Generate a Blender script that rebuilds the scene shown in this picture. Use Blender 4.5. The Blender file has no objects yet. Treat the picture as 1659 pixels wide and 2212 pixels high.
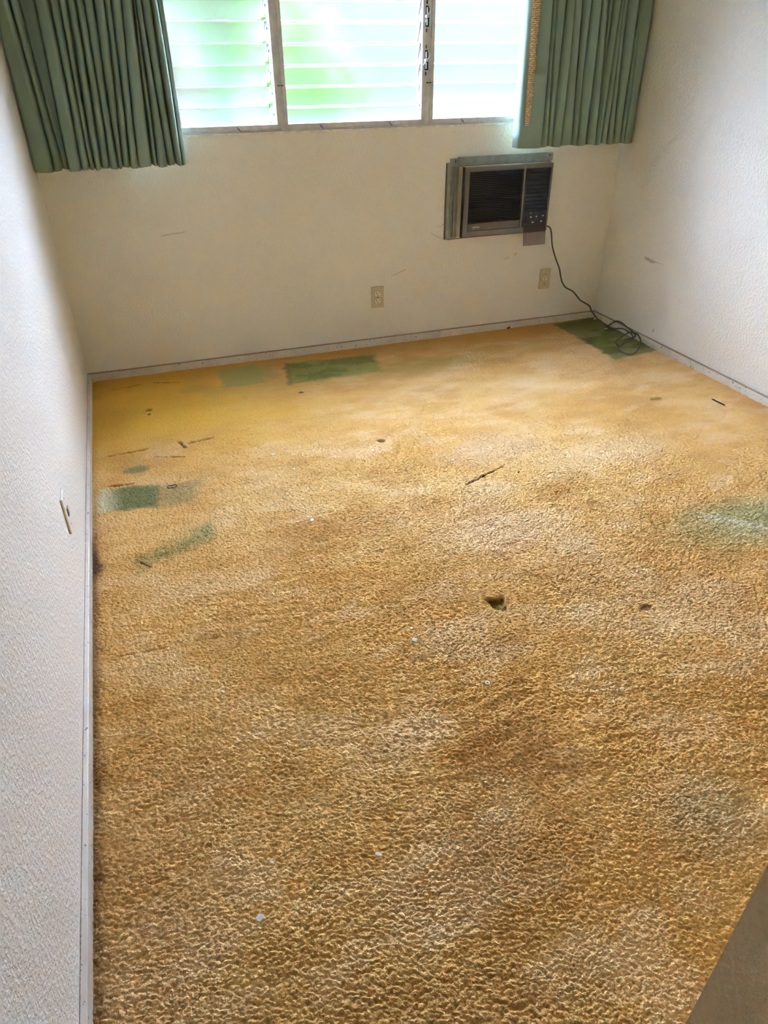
import bpy, bmesh, math, random
import numpy as np
from mathutils import Vector, Matrix

random.seed(7)
rng = np.random.default_rng(11)
sc = bpy.context.scene
COL = sc.collection

# ------------------------------------------------------------------ camera
def cam_axes(p, y, r):
    cp, sp = math.cos(p), math.sin(p); cy, sy = math.cos(y), math.sin(y); cr, sr = math.cos(r), math.sin(r)
    f = Vector((sy*cp, cy*cp, -sp)); rt = Vector((cy, -sy, 0)); up = rt.cross(f)
    return rt*cr + up*sr, up*cr - rt*sr, f
_r, _u, _f = cam_axes(0.57638, 0.33241, -0.00935)
cd = bpy.data.cameras.new('camera'); cam = bpy.data.objects.new('camera', cd); COL.objects.link(cam)
cd.sensor_fit = 'VERTICAL'; cd.sensor_height = 36.0; cd.lens = 36.0*1512.72/2212.0
cd.clip_start = 0.02; cd.clip_end = 200
cam.matrix_world = Matrix(((_r.x, _u.x, -_f.x, 0.31363), (_r.y, _u.y, -_f.y, -3.63216), (_r.z, _u.z, -_f.z, 1.36133), (0, 0, 0, 1)))
sc.camera = cam

# ------------------------------------------------------------------ sky, sun, exposure
SKY_LOW, SKY_HIGH, SUN = .6, 72.0, .6
w = bpy.data.worlds.new('sky'); sc.world = w; w.use_nodes = True
nt = w.node_tree; nt.nodes.clear(); L = nt.links
def wmap(sock, a, b):
    q = nt.nodes.new('ShaderNodeMapRange'); q.interpolation_type = 'SMOOTHSTEP'
    q.inputs['From Min'].default_value = a; q.inputs['From Max'].default_value = b; L.new(sock, q.inputs['Value']); return q.outputs['Result']
tc = nt.nodes.new('ShaderNodeTexCoord'); sx = nt.nodes.new('ShaderNodeSeparateXYZ'); L.new(tc.outputs['Generated'], sx.inputs[0])
# sky shaped for the room light: boosted high on the window side, dark behind
mul = nt.nodes.new('ShaderNodeMath'); mul.operation = 'MULTIPLY'
L.new(wmap(sx.outputs['Z'], 0.12, 0.42), mul.inputs[0]); L.new(wmap(sx.outputs['Y'], 0.05, 0.45), mul.inputs[1])
mx = nt.nodes.new('ShaderNodeMix'); mx.data_type = 'RGBA'
col_in = {i.name: i for i in mx.inputs if i.type == 'RGBA'}
col_in['A'].default_value = (SKY_LOW, SKY_LOW, SKY_LOW*1.05, 1); col_in['B'].default_value = (0.85*SKY_HIGH, 1.11*SKY_HIGH, 1.72*SKY_HIGH, 1)
bg = nt.nodes.new('ShaderNodeBackground'); wo = nt.nodes.new('ShaderNodeOutputWorld')
L.new(mul.outputs[0], mx.inputs[0]); L.new([q for q in mx.outputs if q.type == 'RGBA'][0], bg.inputs['Color']); L.new(bg.outputs[0], wo.inputs[0])
w.cycles.sampling_method = 'NONE'

sd = bpy.data.lights.new('sun', 'SUN'); sd.energy = SUN; sd.angle = 0.01; sd.color = (1.0, 0.96, 0.88)
sun = bpy.data.objects.new('sun', sd); COL.objects.link(sun); sun.rotation_euler = (math.radians(38), 0, math.radians(-25))

sc.view_settings.view_transform = 'Standard'; sc.view_settings.look = 'None'
sc.view_settings.exposure = 0.0; sc.view_settings.gamma = 1.0; sc.view_settings.use_curve_mapping = False
cy = sc.cycles
cy.use_denoising = True
cy.max_bounces = 14; cy.diffuse_bounces = 6; cy.transmission_bounces = 12; cy.glossy_bounces = 3; cy.transparent_max_bounces = 12
cy.sample_clamp_indirect = 60.0; cy.caustics_refractive = True; cy.caustics_reflective = False
cy.use_adaptive_sampling = True; cy.adaptive_threshold = 0.02

# ------------------------------------------------------------------ helpers
def lin(*c):
    return tuple(((v/255)/12.92 if v/255 <= .04045 else ((v/255+.055)/1.055)**2.4) for v in c)
def L4(*c): return lin(*c)+(1,)

class MB:
    """collects shapes and links them as one mesh object"""
    def __init__(s): s.bm = bmesh.new()
    def box(s, x0, x1, y0, y1, z0, z1, bev=0, seg=2, mat=0):
        r = bmesh.ops.create_cube(s.bm, size=1)
        vs = r['verts']
        for v in vs: v.co = Vector(((x0+x1)/2+v.co.x*(x1-x0), (y0+y1)/2+v.co.y*(y1-y0), (z0+z1)/2+v.co.z*(z1-z0)))
        fs = list({f for v in vs for f in v.link_faces})
        for f in fs: f.material_index = mat
        if bev:
            es = list({e for v in vs for e in v.link_edges})
            bmesh.ops.bevel(s.bm, geom=es, offset=bev, segments=seg, profile=.5, affect='EDGES', material=mat)
        return vs
    def hexa(s, p, mat=0):
        """8 points: bottom four then top four"""
        v = [s.bm.verts.new(q) for q in p]
        for a in ((3, 2, 1, 0), (4, 5, 6, 7), (0, 1, 5, 4), (1, 2, 6, 5), (2, 3, 7, 6), (3, 0, 4, 7)):
            f = s.bm.faces.new([v[i] for i in a]); f.material_index = mat
        return v
    def cyl(s, p, q, r, n=16, r2=None, mat=0):
        p, q = Vector(p), Vector(q); d = q-p
        m = Matrix.Translation((p+q)/2) @ d.to_track_quat('Z', 'Y').to_matrix().to_4x4()
        r_ = bmesh.ops.create_cone(s.bm, cap_ends=True, segments=n, radius1=r, radius2=r if r2 is None else r2, depth=d.length, matrix=m)
        for f in {f for v in r_['verts'] for f in v.link_faces}: f.material_index = mat
    def tube(s, pts, r, n=10, closed=False):
        pts = [Vector(p) for p in pts]; N = len(pts); rings = []
        ref = None
        for i, p in enumerate(pts):
            a = pts[(i-1) % N] if (closed or i) else p
            b = pts[(i+1) % N] if (closed or i < N-1) else p
            t = (b-a).normalized()
            if ref is None: ref = t.orthogonal().normalized()
            ref = (ref-t*ref.dot(t)).normalized(); bn = t.cross(ref)
            rr = r[i] if isinstance(r, (list, tuple)) else r
            rings.append([s.bm.verts.new(p+(ref*math.cos(2*math.pi*k/n)+bn*math.sin(2*math.pi*k/n))*rr) for k in range(n)])
        for i in range(N if closed else N-1):
            A, B = rings[i], rings[(i+1) % N]
            off = 0
            if closed and i == N-1:
                off = min(range(n), key=lambda o: (A[0].co-B[o].co).length)
            for k in range(n): s.bm.faces.new((A[k], A[(k+1) % n], B[(k+1+off) % n], B[(k+off) % n]))
        if not closed:
            s.bm.faces.new(rings[0][::-1]); s.bm.faces.new(rings[-1])
    def grid(s, P):
        """P[i][j] -> points"""
        V = [[s.bm.verts.new(q) for q in row] for row in P]
        for i in range(len(V)-1):
            for j in range(len(V[0])-1): s.bm.faces.new((V[i][j], V[i+1][j], V[i+1][j+1], V[i][j+1]))
    def build(s, name, mats, parent=None, smooth=False, loc=None):
        bmesh.ops.recalc_face_normals(s.bm, faces=s.bm.faces[:])
        me = bpy.data.meshes.new(name)
        if loc is not None:
            bmesh.ops.translate(s.bm, verts=s.bm.verts[:], vec=-Vector(loc))
        s.bm.to_mesh(me); s.bm.free()
        for m in (mats if isinstance(mats, (list, tuple)) else [mats]): me.materials.append(m)
        if smooth:
            for p in me.polygons: p.use_smooth = True
        o = bpy.data.objects.new(name, me); COL.objects.link(o)
        if loc is not None: o.location = loc
        if parent:
            o.parent = parent
            o.matrix_parent_inverse = Matrix.Translation(-Vector(parent.location)) if parent.parent is None else Matrix.Identity(4)
            if parent.parent is not None:
                o.matrix_parent_inverse = Matrix.Identity(4)
        return o

def tag(o, label=None, cat=None, group=None, kind=None):
    if label: o['label'] = label
    if cat: o['category'] = cat
    if group: o['group'] = group
    if kind: o['kind'] = kind
    return o
def struct(o, label=None): return tag(o, label, None, None, 'structure')
def thing(name, label, cat, loc=(0, 0, 0), group=None):
    o = bpy.data.objects.new(name, None); COL.objects.link(o); o.location = loc; o.empty_display_size = .05
    return tag(o, label, cat, group)

def smooth_path(pts, k=6):
    P = [Vector(p) for p in pts]; out = []
    for i in range(len(P)-1):
        p0 = P[max(i-1, 0)]; p1 = P[i]; p2 = P[i+1]; p3 = P[min(i+2, len(P)-1)]
        for j in range(k):
            t = j/k
            out.append(.5*((2*p1)+(p2-p0)*t+(2*p0-5*p1+4*p2-p3)*t*t+(3*p1-p0-3*p2+p3)*t**3))
    out.append(P[-1]); return out

# ------------------------------------------------------------------ node materials
def new_mat(name):
    m = bpy.data.materials.new(name); m.use_nodes = True
    n = m.node_tree; b = n.nodes['Principled BSDF']
    return m, n, b
def node(n, t, **kw):
    x = n.nodes.new(t)
    for k, v in kw.items():
        if k in x.inputs: x.inputs[k].default_value = v
        else: setattr(x, k, v)
    return x
def math_(n, op, a, b=None, c=None):
    x = n.nodes.new('ShaderNodeMath'); x.operation = op
    for i, v in enumerate((a, b, c)):
        if v is None: continue
        if isinstance(v, (int, float)): x.inputs[i].default_value = v
        else: n.links.new(v, x.inputs[i])
    return x.outputs[0]
def noise(n, vec, scale, detail=3, rough=.5):
    x = node(n, 'ShaderNodeTexNoise', Scale=scale, Detail=detail, Roughness=rough)
    n.links.new(vec, x.inputs['Vector']); return x
def ramp(n, fac, a, b):
    x = node(n, 'ShaderNodeMapRange', interpolation_type='SMOOTHSTEP')
    x.inputs['From Min'].default_value = a; x.inputs['From Max'].default_value = b
    n.links.new(fac, x.inputs['Value']); return x.outputs['Result']
def mixc(n, fac, a, b):
    x = n.nodes.new('ShaderNodeMix'); x.data_type = 'RGBA'
    for s, v in (('Factor', fac), ('A', a), ('B', b)):
        i = x.inputs[s] if s != 'Factor' else x.inputs[0]
        if s in 'AB': i = [q for q in x.inputs if q.name == s and q.type == 'RGBA'][0]
        if isinstance(v, (tuple, float, int)): i.default_value = v
        else: n.links.new(v, i)
    return [q for q in x.outputs if q.type == 'RGBA'][0]
def bump(n, b, h, strength, dist):
    x = node(n, 'ShaderNodeBump', Strength=strength, Distance=dist)
    n.links.new(h, x.inputs['Height']); n.links.new(x.outputs[0], b.inputs['Normal']); return x
def plain(name, col, rough=.5, metal=0, var=.12, scale=40, spec=.5, bumpd=0):
    """solid colour with a faint procedural mottling"""
    m, n, b = new_mat(name)
    t = node(n, 'ShaderNodeTexCoord'); nz = noise(n, t.outputs['Object'], scale, 3)
    d = tuple(c*(1-var) for c in col[:3])+(1,); e = tuple(min(1, c*(1+var)) for c in col[:3])+(1,)
    n.links.new(mixc(n, ramp(n, nz.outputs['Fac'], .3, .7), d, e), b.inputs['Base Color'])
    b.inputs['Roughness'].default_value = rough; b.inputs['Metallic'].default_value = metal
    b.inputs['Specular IOR Level'].default_value = spec
    if bumpd: bump(n, b, nz.outputs['Fac'], .5, bumpd)
    return m

def wall_mat(name, axes, marks=()):
    """off-white paint on knock-down texture; marks = thin scuffs ((a,b),(a,b),width,strength,colour) in wall coordinates"""
    m, n, b = new_mat(name)
    t = node(n, 'ShaderNodeTexCoord'); P = t.outputs['Object']
    n1 = noise(n, P, 85, 3, .55); n2 = noise(n, P, 190, 2, .5); n3 = noise(n, P, 1.6, 3)
    n4 = noise(n, P, 32, 2, .5)
    h = math_(n, 'ADD', ramp(n, n1.outputs['Fac'], .42, .62), math_(n, 'MULTIPLY', n2.outputs['Fac'], .45))
    h = math_(n, 'ADD', h, math_(n, 'MULTIPLY', n4.outputs['Fac'], .6))
    bump(n, b, h, .48, .0030)
    col = mixc(n, n3.outputs['Fac'], WALL_A, WALL_B)
    sep = node(n, 'ShaderNodeSeparateXYZ'); n.links.new(P, sep.inputs[0])
    A, Z = sep.outputs[axes[0]], sep.outputs[axes[1]]
    sp = noise(n, P, 260, 2, .7); brk = noise(n, P, 55, 3, .7)
    for (a0, z0), (a1, z1), wd, st, c in marks:
        ln = math.hypot(a1-a0, z1-z0); ca, sa = (a1-a0)/ln, (z1-z0)/ln
        da = math_(n, 'SUBTRACT', A, a0); dz = math_(n, 'SUBTRACT', Z, z0)
        u = math_(n, 'ADD', math_(n, 'MULTIPLY', da, ca), math_(n, 'MULTIPLY', dz, sa))
        v = math_(n, 'SUBTRACT', math_(n, 'MULTIPLY', dz, ca), math_(n, 'MULTIPLY', da, sa))
        v = math_(n, 'ADD', v, math_(n, 'MULTIPLY', math_(n, 'SUBTRACT', brk.outputs['Fac'], .5), wd*3))
        k = math_(n, 'SUBTRACT', 1.0, ramp(n, math_(n, 'ABSOLUTE', v), wd*.35, wd))
        k = math_(n, 'MULTIPLY', k, ramp(n, u, 0, ln*.15))
        k = math_(n, 'MULTIPLY', k, math_(n, 'SUBTRACT', 1.0, ramp(n, u, ln*.75, ln)))
        k = math_(n, 'MULTIPLY', k, math_(n, 'MULTIPLY', ramp(n, sp.outputs['Fac'], .35, .6), st))
        col = mixc(n, k, col, c)
    n.links.new(col, b.inputs['Base Color'])
    b.inputs['Roughness'].default_value = .62; b.inputs['Specular IOR Level'].default_value = .35
    return m
WALL_A, WALL_B = L4(235, 227, 207), L4(239, 232, 215)
GREY = L4(120, 105, 85); BRN = L4(126, 76, 28)
M_back = wall_mat('paint_back', 'XZ', [((.45, .66), (.60, .672), .004, .5, GREY), ((1.62, .37), (1.72, .40), .003, .6, GREY),
    ((1.84, .575), (1.93, .53), .003, .5, GREY), ((1.88, .60), (1.94, .615), .003, .5, GREY), ((2.30, .40), (2.33, .41), .006, .5, BRN), ((2.36, .415), (2.375, .43), .006, .5, BRN)])
M_right = wall_mat('paint_right', 'YZ', [((-.36, .432), (-.47, .428), .012, .75, BRN), ((-.42, .43), (-.54, .432), .003, .5, BRN), ((-.55, .075), (-.56, .10), .004, .9, L4(60, 45, 30))])
M_wall = wall_mat('paint_plain', 'XZ')
M_ceil = plain('ceiling_paint', L4(204, 199, 188), .9, var=.02, scale=120, bumpd=.001)

def base_mat(name, axis, across, edge):
    """old gloss trim paint: brown grime along the crevice against the wall, with specks"""
    m, n, b = new_mat(name)
    t = node(n, 'ShaderNodeTexCoord'); P = t.outputs['Object']; sep = node(n, 'ShaderNodeSeparateXYZ'); n.links.new(P, sep.inputs[0])
    big = noise(n, P, 14, 4, .6); spk = noise(n, P, 75, 2, .6); fine = noise(n, P, 160, 2)
    col = mixc(n, ramp(n, big.outputs['Fac'], .35, .7), L4(228, 218, 196), L4(216, 203, 180))
    g = node(n, 'ShaderNodeNewGeometry'); gs = node(n, 'ShaderNodeSeparateXYZ'); n.links.new(g.outputs['Normal'], gs.inputs[0])
    top = ramp(n, gs.outputs['Z'], .45, .8)
    if across:       # side boards: film of dust on the top face, grime only next to the wall
        d = sep.outputs['X'] if across == 'L' else math_(n, 'SUBTRACT', 2.95464, sep.outputs['X'])
    else:
        d = math_(n, 'MULTIPLY', sep.outputs['Y'], -1.0)
    near = math_(n, 'SUBTRACT', 1.0, ramp(n, math_(n, 'ADD', d, math_(n, 'MULTIPLY', fine.outputs['Fac'], .003)), edge*.6, edge))
    k = math_(n, 'MULTIPLY', top, math_(n, 'MULTIPLY', near, math_(n, 'ADD', .62, math_(n, 'MULTIPLY', big.outputs['Fac'], .6))))
    col = mixc(n, k, col, L4(92, 65, 42))
    if across != 'L':
        wav = math_(n, 'ADD', sep.outputs['Z'], math_(n, 'MULTIPLY', fine.outputs['Fac'], .0015))
        col = mixc(n, math_(n, 'MULTIPLY', ramp(n, wav, .0375, .0390), .75), col, L4(124, 92, 62))
    dust = math_(n, 'MULTIPLY', top, .35); col = mixc(n, dust, col, L4(188, 164, 150))
    s = ramp(n, spk.outputs['Fac'], .66, .69)
    col = mixc(n, math_(n, 'MULTIPLY', s, .85), col, L4(58, 40, 32))
    n.links.new(col, b.inputs['Base Color']); b.inputs['Roughness'].default_value = .4
    bump(n, b, fine.outputs['Fac'], .15, .001)
    return m

# ------------------------------------------------------------------ the room
W, H, D0, D1 = 2.95464, 2.44, -3.36, -4.75
WX0, WX1, WZ0, WZ1 = .37, 2.53, 1.0725, 2.06
def wbox(name, mat, *boxes, label=None):
    m = MB()
    for b in boxes: m.box(*b)
    return struct(m.build(name, mat), label)
wbox('wall_left', M_wall, (-.12, 0, D1-.12, .12, -.06, H), label='left wall, textured off-white, bare')
wbox('wall_right', M_right, (W, W+.12, D1-.12, .12, -.06, H), label='right wall, textured off-white with a brown scuff')
wbox('wall_back', M_back, (0, W, 0, .12, -.06, WZ0), (0, WX0, 0, .12, WZ0, WZ1), (WX1, W, 0, .12, WZ0, WZ1), (0, W, 0, .12, WZ1, H),
     label='wall under and around the louvered window')
WALL_A, WALL_B = L4(196, 172, 134), L4(200, 178, 142)  # darker, browner base colour for the doorway wall end
wbox('wall_front', wall_mat('wall_end_tan', 'XZ'), (.85, W, D0-.115, D0, -.06, H), (0, .85, D0-.115, D0, 2.05, H), label='wall end beside the doorway, browner than the other walls, at the lower right corner')
wbox('wall_hall', M_wall, (0, W, D1-.12, D1, -.06, H))
wbox('ceiling', M_ceil, (-.12, W+.12, D1-.12, .5, H, H+.12))

M_bb = base_mat('trim_paint_back', 'X', None, .016)
M_bl = base_mat('trim_paint_left', 'Y', 'L', .0045)
M_br = base_mat('trim_paint_right', 'Y', 'R', .014)
BH, BT = .0407, .012
def baseboard(name, p, mat, label):
    m = MB(); m.box(*p, bev=.002, seg=2); return struct(m.build(name, mat), label)
baseboard('baseboard_back', (0, W, -BT, .0, -.03, BH), M_bb, 'low white baseboard under the window wall with a brown grime line')
bl = MB()
bl.box(0, .0132, -1.79, -BT, -.03, BH, bev=.002); bl.box(0, .0132, D0, -1.7905, -.03, BH+.0005, bev=.002)
struct(bl.build('baseboard_left', M_bl), 'low white baseboard along the left wall with dark specks')
baseboard('baseboard_right', (W-BT, W, D0, -BT, -.03, BH), M_br, 'low white baseboard along the right wall')

# ------------------------------------------------------------------ carpet
def hash2(ix, iy, s):
    h = (ix.astype(np.int64)*374761393 + iy.astype(np.int64)*668265263 + s*1442695041) & 0xffffffff
    h = ((h ^ (h >> 13))*1274126177) & 0xffffffff
    h = ((h ^ (h >> 16))*2246822519) & 0xffffffff
    return ((h ^ (h >> 15)) & 0xffffff)/float(0xffffff)
def vnoise(x, y, s):
    x, y = .8*x-.6*y, .6*x+.8*y
    ix, iy = np.floor(x), np.floor(y); fx, fy = x-ix, y-iy
    fx = fx*fx*fx*(fx*(fx*6-15)+10); fy = fy*fy*fy*(fy*(fy*6-15)+10)
    a = hash2(ix, iy, s); b = hash2(ix+1, iy, s); c = hash2(ix, iy+1, s); d = hash2(ix+1, iy+1, s)
    return (a+(b-a)*fx)*(1-fy)+(c+(d-c)*fx)*fy
def fbm(x, y, s, o=3):
    t = 0; a = .5; n = 0
    for i in range(o): t = t+a*vnoise(x*2**i, y*2**i, s+i*17); n += a; a *= .5
    return t/n
def worley(x, y, s):
    x, y = .866*x-.5*y, .5*x+.866*y
    ix, iy = np.floor(x), np.floor(y); f1 = np.full(x.shape, 9.); f2 = np.full(x.shape, 9.); cid = np.zeros(x.shape)
    for dx in (-1, 0, 1):
        for dy in (-1, 0, 1):
            cx, cy_ = ix+dx, iy+dy
            px = cx+.04+.92*hash2(cx, cy_, s); py = cy_+.04+.92*hash2(cx, cy_, s+5)
            d = (x-px)**2+(y-py)**2; r = hash2(cx, cy_, s+9)
            n1 = d < f1
            f2 = np.where(n1, f1, np.minimum(f2, d)); cid = np.where(n1, r, cid); f1 = np.where(n1, d, f1)
    return np.sqrt(f1), np.sqrt(f2), cid
def sstep(a, b, x):
    t = np.clip((x-a)/(b-a), 0, 1); return t*t*(3-2*t)
def quad_mask(X, Y, pts, soft, wob):
    """inside test for a convex quad, soft worn edge"""
    d = np.full(X.shape, 9.)
    c = np.mean(pts, axis=0)
    for i in range(len(pts)):
        (x0, y0), (x1, y1) = pts[i], pts[(i+1) % len(pts)]
        nx, ny = -(y1-y0), (x1-x0); l = math.hypot(nx, ny); nx /= l; ny /= l
        if (c[0]-x0)*nx+(c[1]-y0)*ny < 0: nx, ny = -nx, -ny
        d = np.minimum(d, (X-x0)*nx+(Y-y0)*ny)
    return sstep(-soft, soft, d+wob)
def seg_dist(X, Y, a, b):
    ax, ay = a; bx, by = b; dx, dy = bx-ax, by-ay
    t = np.clip(((X-ax)*dx+(Y-ay)*dy)/(dx*dx+dy*dy), 0, 1)
    return np.hypot(X-ax-t*dx, Y-ay-t*dy), t

def carpet():
    xs = np.linspace(.004, W-.004, 1300)
    ys = [-.008]; st = .0052
    while ys[-1] > D0-.1:
        y = ys[-1]; ys.append(y-(.0048 if y > -.8 else .0034 if y > -1.6 else .0021))
    ys = np.array(ys)
    X, Y = np.meshgrid(xs, ys)
    nx, ny = len(xs), len(ys)
    # pile combed in slow curves
    wx = X+.06*(fbm(X*2.2, Y*2.2, 3)-.5)+.012*(fbm(X*9, Y*9, 31)-.5); wy = Y+.14*(fbm(X*1.6+9, Y*.8, 4)-.5)+.022*(fbm(X*6+9, Y*4, 44)-.5)
    # arcs bend down to the right in the near right-hand part
    wy = wy+.22*np.maximum(X-.9, 0)**1.4*sstep(-.6, -3.2, Y)-.10*np.maximum(.8-X, 0)
    f1, f2, cid = worley(wx/.0165, wy/.0095, 21)
    g1, g2, gid = worley(wx/.0082+3.3, wy/.0058+1.7, 57)
    tuft = np.clip(1-f1*f1*1.5, 0, 1); small = np.clip(1-g1*g1*1.4, 0, 1)
    crev = sstep(.0, .35, f2-f1)
    rid = 1-1.6*np.abs(fbm(wx/.13, wy/.034, 71, 2)*2-1); low = fbm(X/.30, Y/.30, 91, 3)
    ridamt = .35+.9*sstep(.35, .65, fbm(X/.5, Y/.4, 13, 2))
    near = sstep(-.35, -1.5, Y)
    amp = (.50+.50*near)
    h = amp*((.0016+.0016*fbm(X/.2,Y/.2,5,2))*tuft*(.55+.45*crev)+(.0054+.0018*fbm(X/.1,Y/.1,6,2))*small+.0030*(rid-.5)*ridamt*(.4+.6*near))+.006*(low-.5)+.0015*(cid-.5)*amp
    h = h-.0046
    # colour
    def c(*v): return np.array(lin(*v))
    def mix(a, b, k): return a*(1-k[..., None])+b*k[..., None]
    n1 = fbm(X/.55+2, Y/.55, 101, 4); n2 = fbm(X/.22, Y/.16+4, 131, 4); n3 = fbm(X/.09, Y/.06, 151, 3)
    n4 = fbm(X/.16+3, Y/.07+1, 141, 4)
    C = np.broadcast_to(c(222, 178, 107), X.shape+(3,)).copy()
    C = mix(C, c(228, 188, 130), sstep(.50, .78, n1)*.8)
    C = mix(C, c(214, 162, 82), sstep(.52, .28, n1)*.7)
    C = mix(C, c(232, 198, 146), sstep(.54, .80, n2)*.55)
    C = mix(C, c(200, 150, 84), sstep(.48, .24, n2)*.6)
    C = mix(C, c(236, 206, 158), sstep(.55, .80, n4)*.32)
    C = mix(C, c(202, 150, 76), sstep(.46, .22, n4)*.5)
    C = mix(C, c(204, 158, 100), sstep(.45, .75, fbm(X/.4+7, Y/.5, 171, 3))*sstep(-1.7, -2.5, Y)*.5)
    # unfaded ochre towards the far-left corner
    oc = sstep(1.25, .35, X+.5*(n1-.5))*sstep(-1.15, -.55, Y+.4*(n2-.5))
    C = mix(C, c(232, 180, 48), oc*.9)
    ed = sstep(-.26, -.03, Y+.10*(n2-.5)); C = mix(C, c(206, 150, 52), ed*.7)
    C = mix(C, c(196, 160, 76), sstep(.55, .7, fbm(X/.3+5, Y/.12, 181, 3))*sstep(-.6, -.2, Y)*.6)
    wob = .016*(n3-.5)*2+.016*(fbm(X/.02, Y/.014, 161, 2)-.5)
    pt = .6+.8*n3
    dk = quad_mask(X, Y, [(.95, -.385), (.985, -.10), (1.47, -.14), (1.43, -.385)], .022, wob)
    C = mix(C, mix(np.broadcast_to(c(116, 126, 58), C.shape), c(152, 152, 82), sstep(.35, .65, n3)), dk*.95)
    C = mix(C, c(104, 96, 40), quad_mask(X, Y, [(.94, -.40), (.955, -.40), (1.0, -.09), (.975, -.09)], .012, wob)*.5)
    C = mix(C, c(168, 164, 98), quad_mask(X, Y, [(.63, -.325), (.63, -.075), (.845, -.06), (.845, -.33)], .02, wob)*.85)
    C = mix(C, c(176, 164, 98), quad_mask(X, Y, [(.855, -.31), (.86, -.09), (.90, -.10), (.91, -.30)], .02, wob)*.55)
    dk = quad_mask(X, Y, [(2.655, -.665), (2.645, -.045), (2.99, -.0), (2.965, -.63)], .016, wob)
    C = mix(C, mix(np.broadcast_to(c(98, 104, 34), C.shape), c(150, 146, 92), sstep(.42, .66, fbm(X/.16, Y/.07, 191, 4))*sstep(-.05, -.35, Y)*.9), dk*.96)
    C = mix(C, mix(np.broadcast_to(c(104, 116, 70), C.shape), c(214, 208, 166), sstep(.13, .04, X)),
            quad_mask(X, Y, [(.036, -1.135), (.036, -1.315), (.243, -1.335), (.253, -1.185)], .012, wob)*.92)
    C = mix(C, c(158, 140, 92), quad_mask(X, Y, [(.25, -1.19), (.243, -1.345), (.36, -1.36), (.40, -1.20)], .035, wob)*.75)
    e = np.hypot((X-.175)/.05, (Y+1.03)/.032); C = mix(C, c(112, 116, 74), sstep(1.35, .6, e+.5*(n3-.5))*.85)
    e = quad_mask(X, Y, [(.155, -1.665), (.17, -1.70), (.42, -1.62), (.40, -1.52)], .035, wob*2); C = mix(C, c(136, 136, 84), e*.75)
    e = np.hypot((X-2.24)/.42, (Y+2.16+.10*(X-2.2))/.17); C = mix(C, c(164, 162, 112), sstep(1.25, .25, e+.5*(n2-.5)+.25*(n3-.5))*.85)
    d, t = seg_dist(X, Y, (1.99, -2.01), (2.30, -2.30)); C = mix(C, c(226, 218, 190), sstep(.035, .0, d+.03*(n3-.5))*.4*sstep(0, .3, t))
    for (x, y, rx, ry, col, k) in ((1.75, -.40, .35, .14, (158, 134, 62), .5), (.96, -2.72, .12, .22, (168, 116, 66), .4), (1.08, -2.40, .10, .06, (172, 116, 70), .5),
                                   (.78, -2.95, .16, .20, (172, 126, 72), .45), (1.28, -3.0, .12, .10, (186, 166, 122), .6), (.05, -.60, .12, .5, (180, 128, 36), .4),
                                   (2.0, -1.55, .30, .13, (234, 204, 158), .4), (1.6, -1.35, .22, .14, (234, 204, 162), .4), (1.35, -1.9, .25, .12, (234, 200, 158), .5)):
        e = np.hypot((X-x)/rx, (Y-y)/ry); C = mix(C, c(*col), sstep(1.35, .1, e+1.0*(n2-.5)+.5*(n4-.5))*k)
    e = np.hypot((X-.012)/.035, (Y+1.60)/.13); C = mix(C, c(70, 22, 20), sstep(1.2, .4, e+.8*(n3-.5))*.9)
    ek = sstep(.05, .010, X+.02*(n3-.5))*sstep(-1.0, -1.6, Y); C = mix(C, c(120, 86, 52), ek*.75)    # shade of the pile edge along the left board, painted in
    # slits, worn seams and holes
    cuts = [((.075, -.872), (.235, -.858), .007), ((.40, -.866), (.50, -.850), .006), ((.25, -.94), (.37, -.985), .005), ((.105, -.150), (.24, -.135), .008), ((.30, -.13), (.43, -.172), .007),
            ((1.35, -1.583), (1.553, -1.50), .006), ((.16, -1.665), (.19, -1.705), .007), ((.07, -1.125), (.16, -1.135), .006), ((.06, -2.085), (.345, -2.10), .003), ((.36, -.84), (.38, -.90), .010)]
    for a, b, wd in cuts:
        d, t = seg_dist(X, Y, a, b); d = d+.006*(fbm(X/.03, Y/.03, 201, 2)-.5)*2
        k = sstep(wd*1.1, wd*.3, d)*(.75+.25*sstep(0, .2, t)); h = h-.007*k
        C = mix(C, c(98, 62, 24), k*(.85 if wd > .0045 else .3))
    for x, y, rx, ry, dep, col in ((1.168, -1.13, .019, .016, .008, (140, 108, 56)), (2.53, -1.168, .034, .016, .006, (150, 120, 62)), (.26, -.46, .014, .016, .012, (70, 50, 20)), (.26, -.505, .008, .009, .008, (60, 44, 20)), (.973, -.50, .014, .012, .008, (84, 56, 24)), (1.55, -2.40, .02, .012, .006, (150, 110, 66))):
        e = np.hypot((X-x)/rx, (Y-y)/ry)+.55*(fbm(X/.018, Y/.018, 211, 2)-.5)
        k = sstep(1.1, .8, e); h = h*(1-k)+k*(-dep)
        C = mix(C, c(*col), k*.95)
        rim = np.exp(-((e-1.45)/.3)**2); h = h+.0022*rim*(dep > .01)
    k = quad_mask(X, Y, [(1.122, -2.205), (1.182, -2.215), (1.160, -2.268), (1.132, -2.262)], .003, .005*(fbm(X/.016, Y/.016, 221, 2)-.5)*2)
    h = h*(1-k)+k*(-.017+.004*fbm(X/.012, Y/.012, 231, 2)); C = mix(C, mix(np.broadcast_to(c(112, 86, 22), C.shape), c(150, 122, 48), sstep(.4, .7, fbm(X/.014, Y/.014, 241, 2))), k)
    # seams of matted pile at the edges of the board
    h = h-.004*sstep(.022, .0, X-.012)
    C = C*np.array([.94, .885, .84])
    co = np.stack([X, Y, h], -1).reshape(-1, 3).astype(np.float32)
    me = bpy.data.meshes.new('floor'); nv = nx*ny; me.vertices.add(nv); me.vertices.foreach_set('co', co.ravel())
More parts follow.
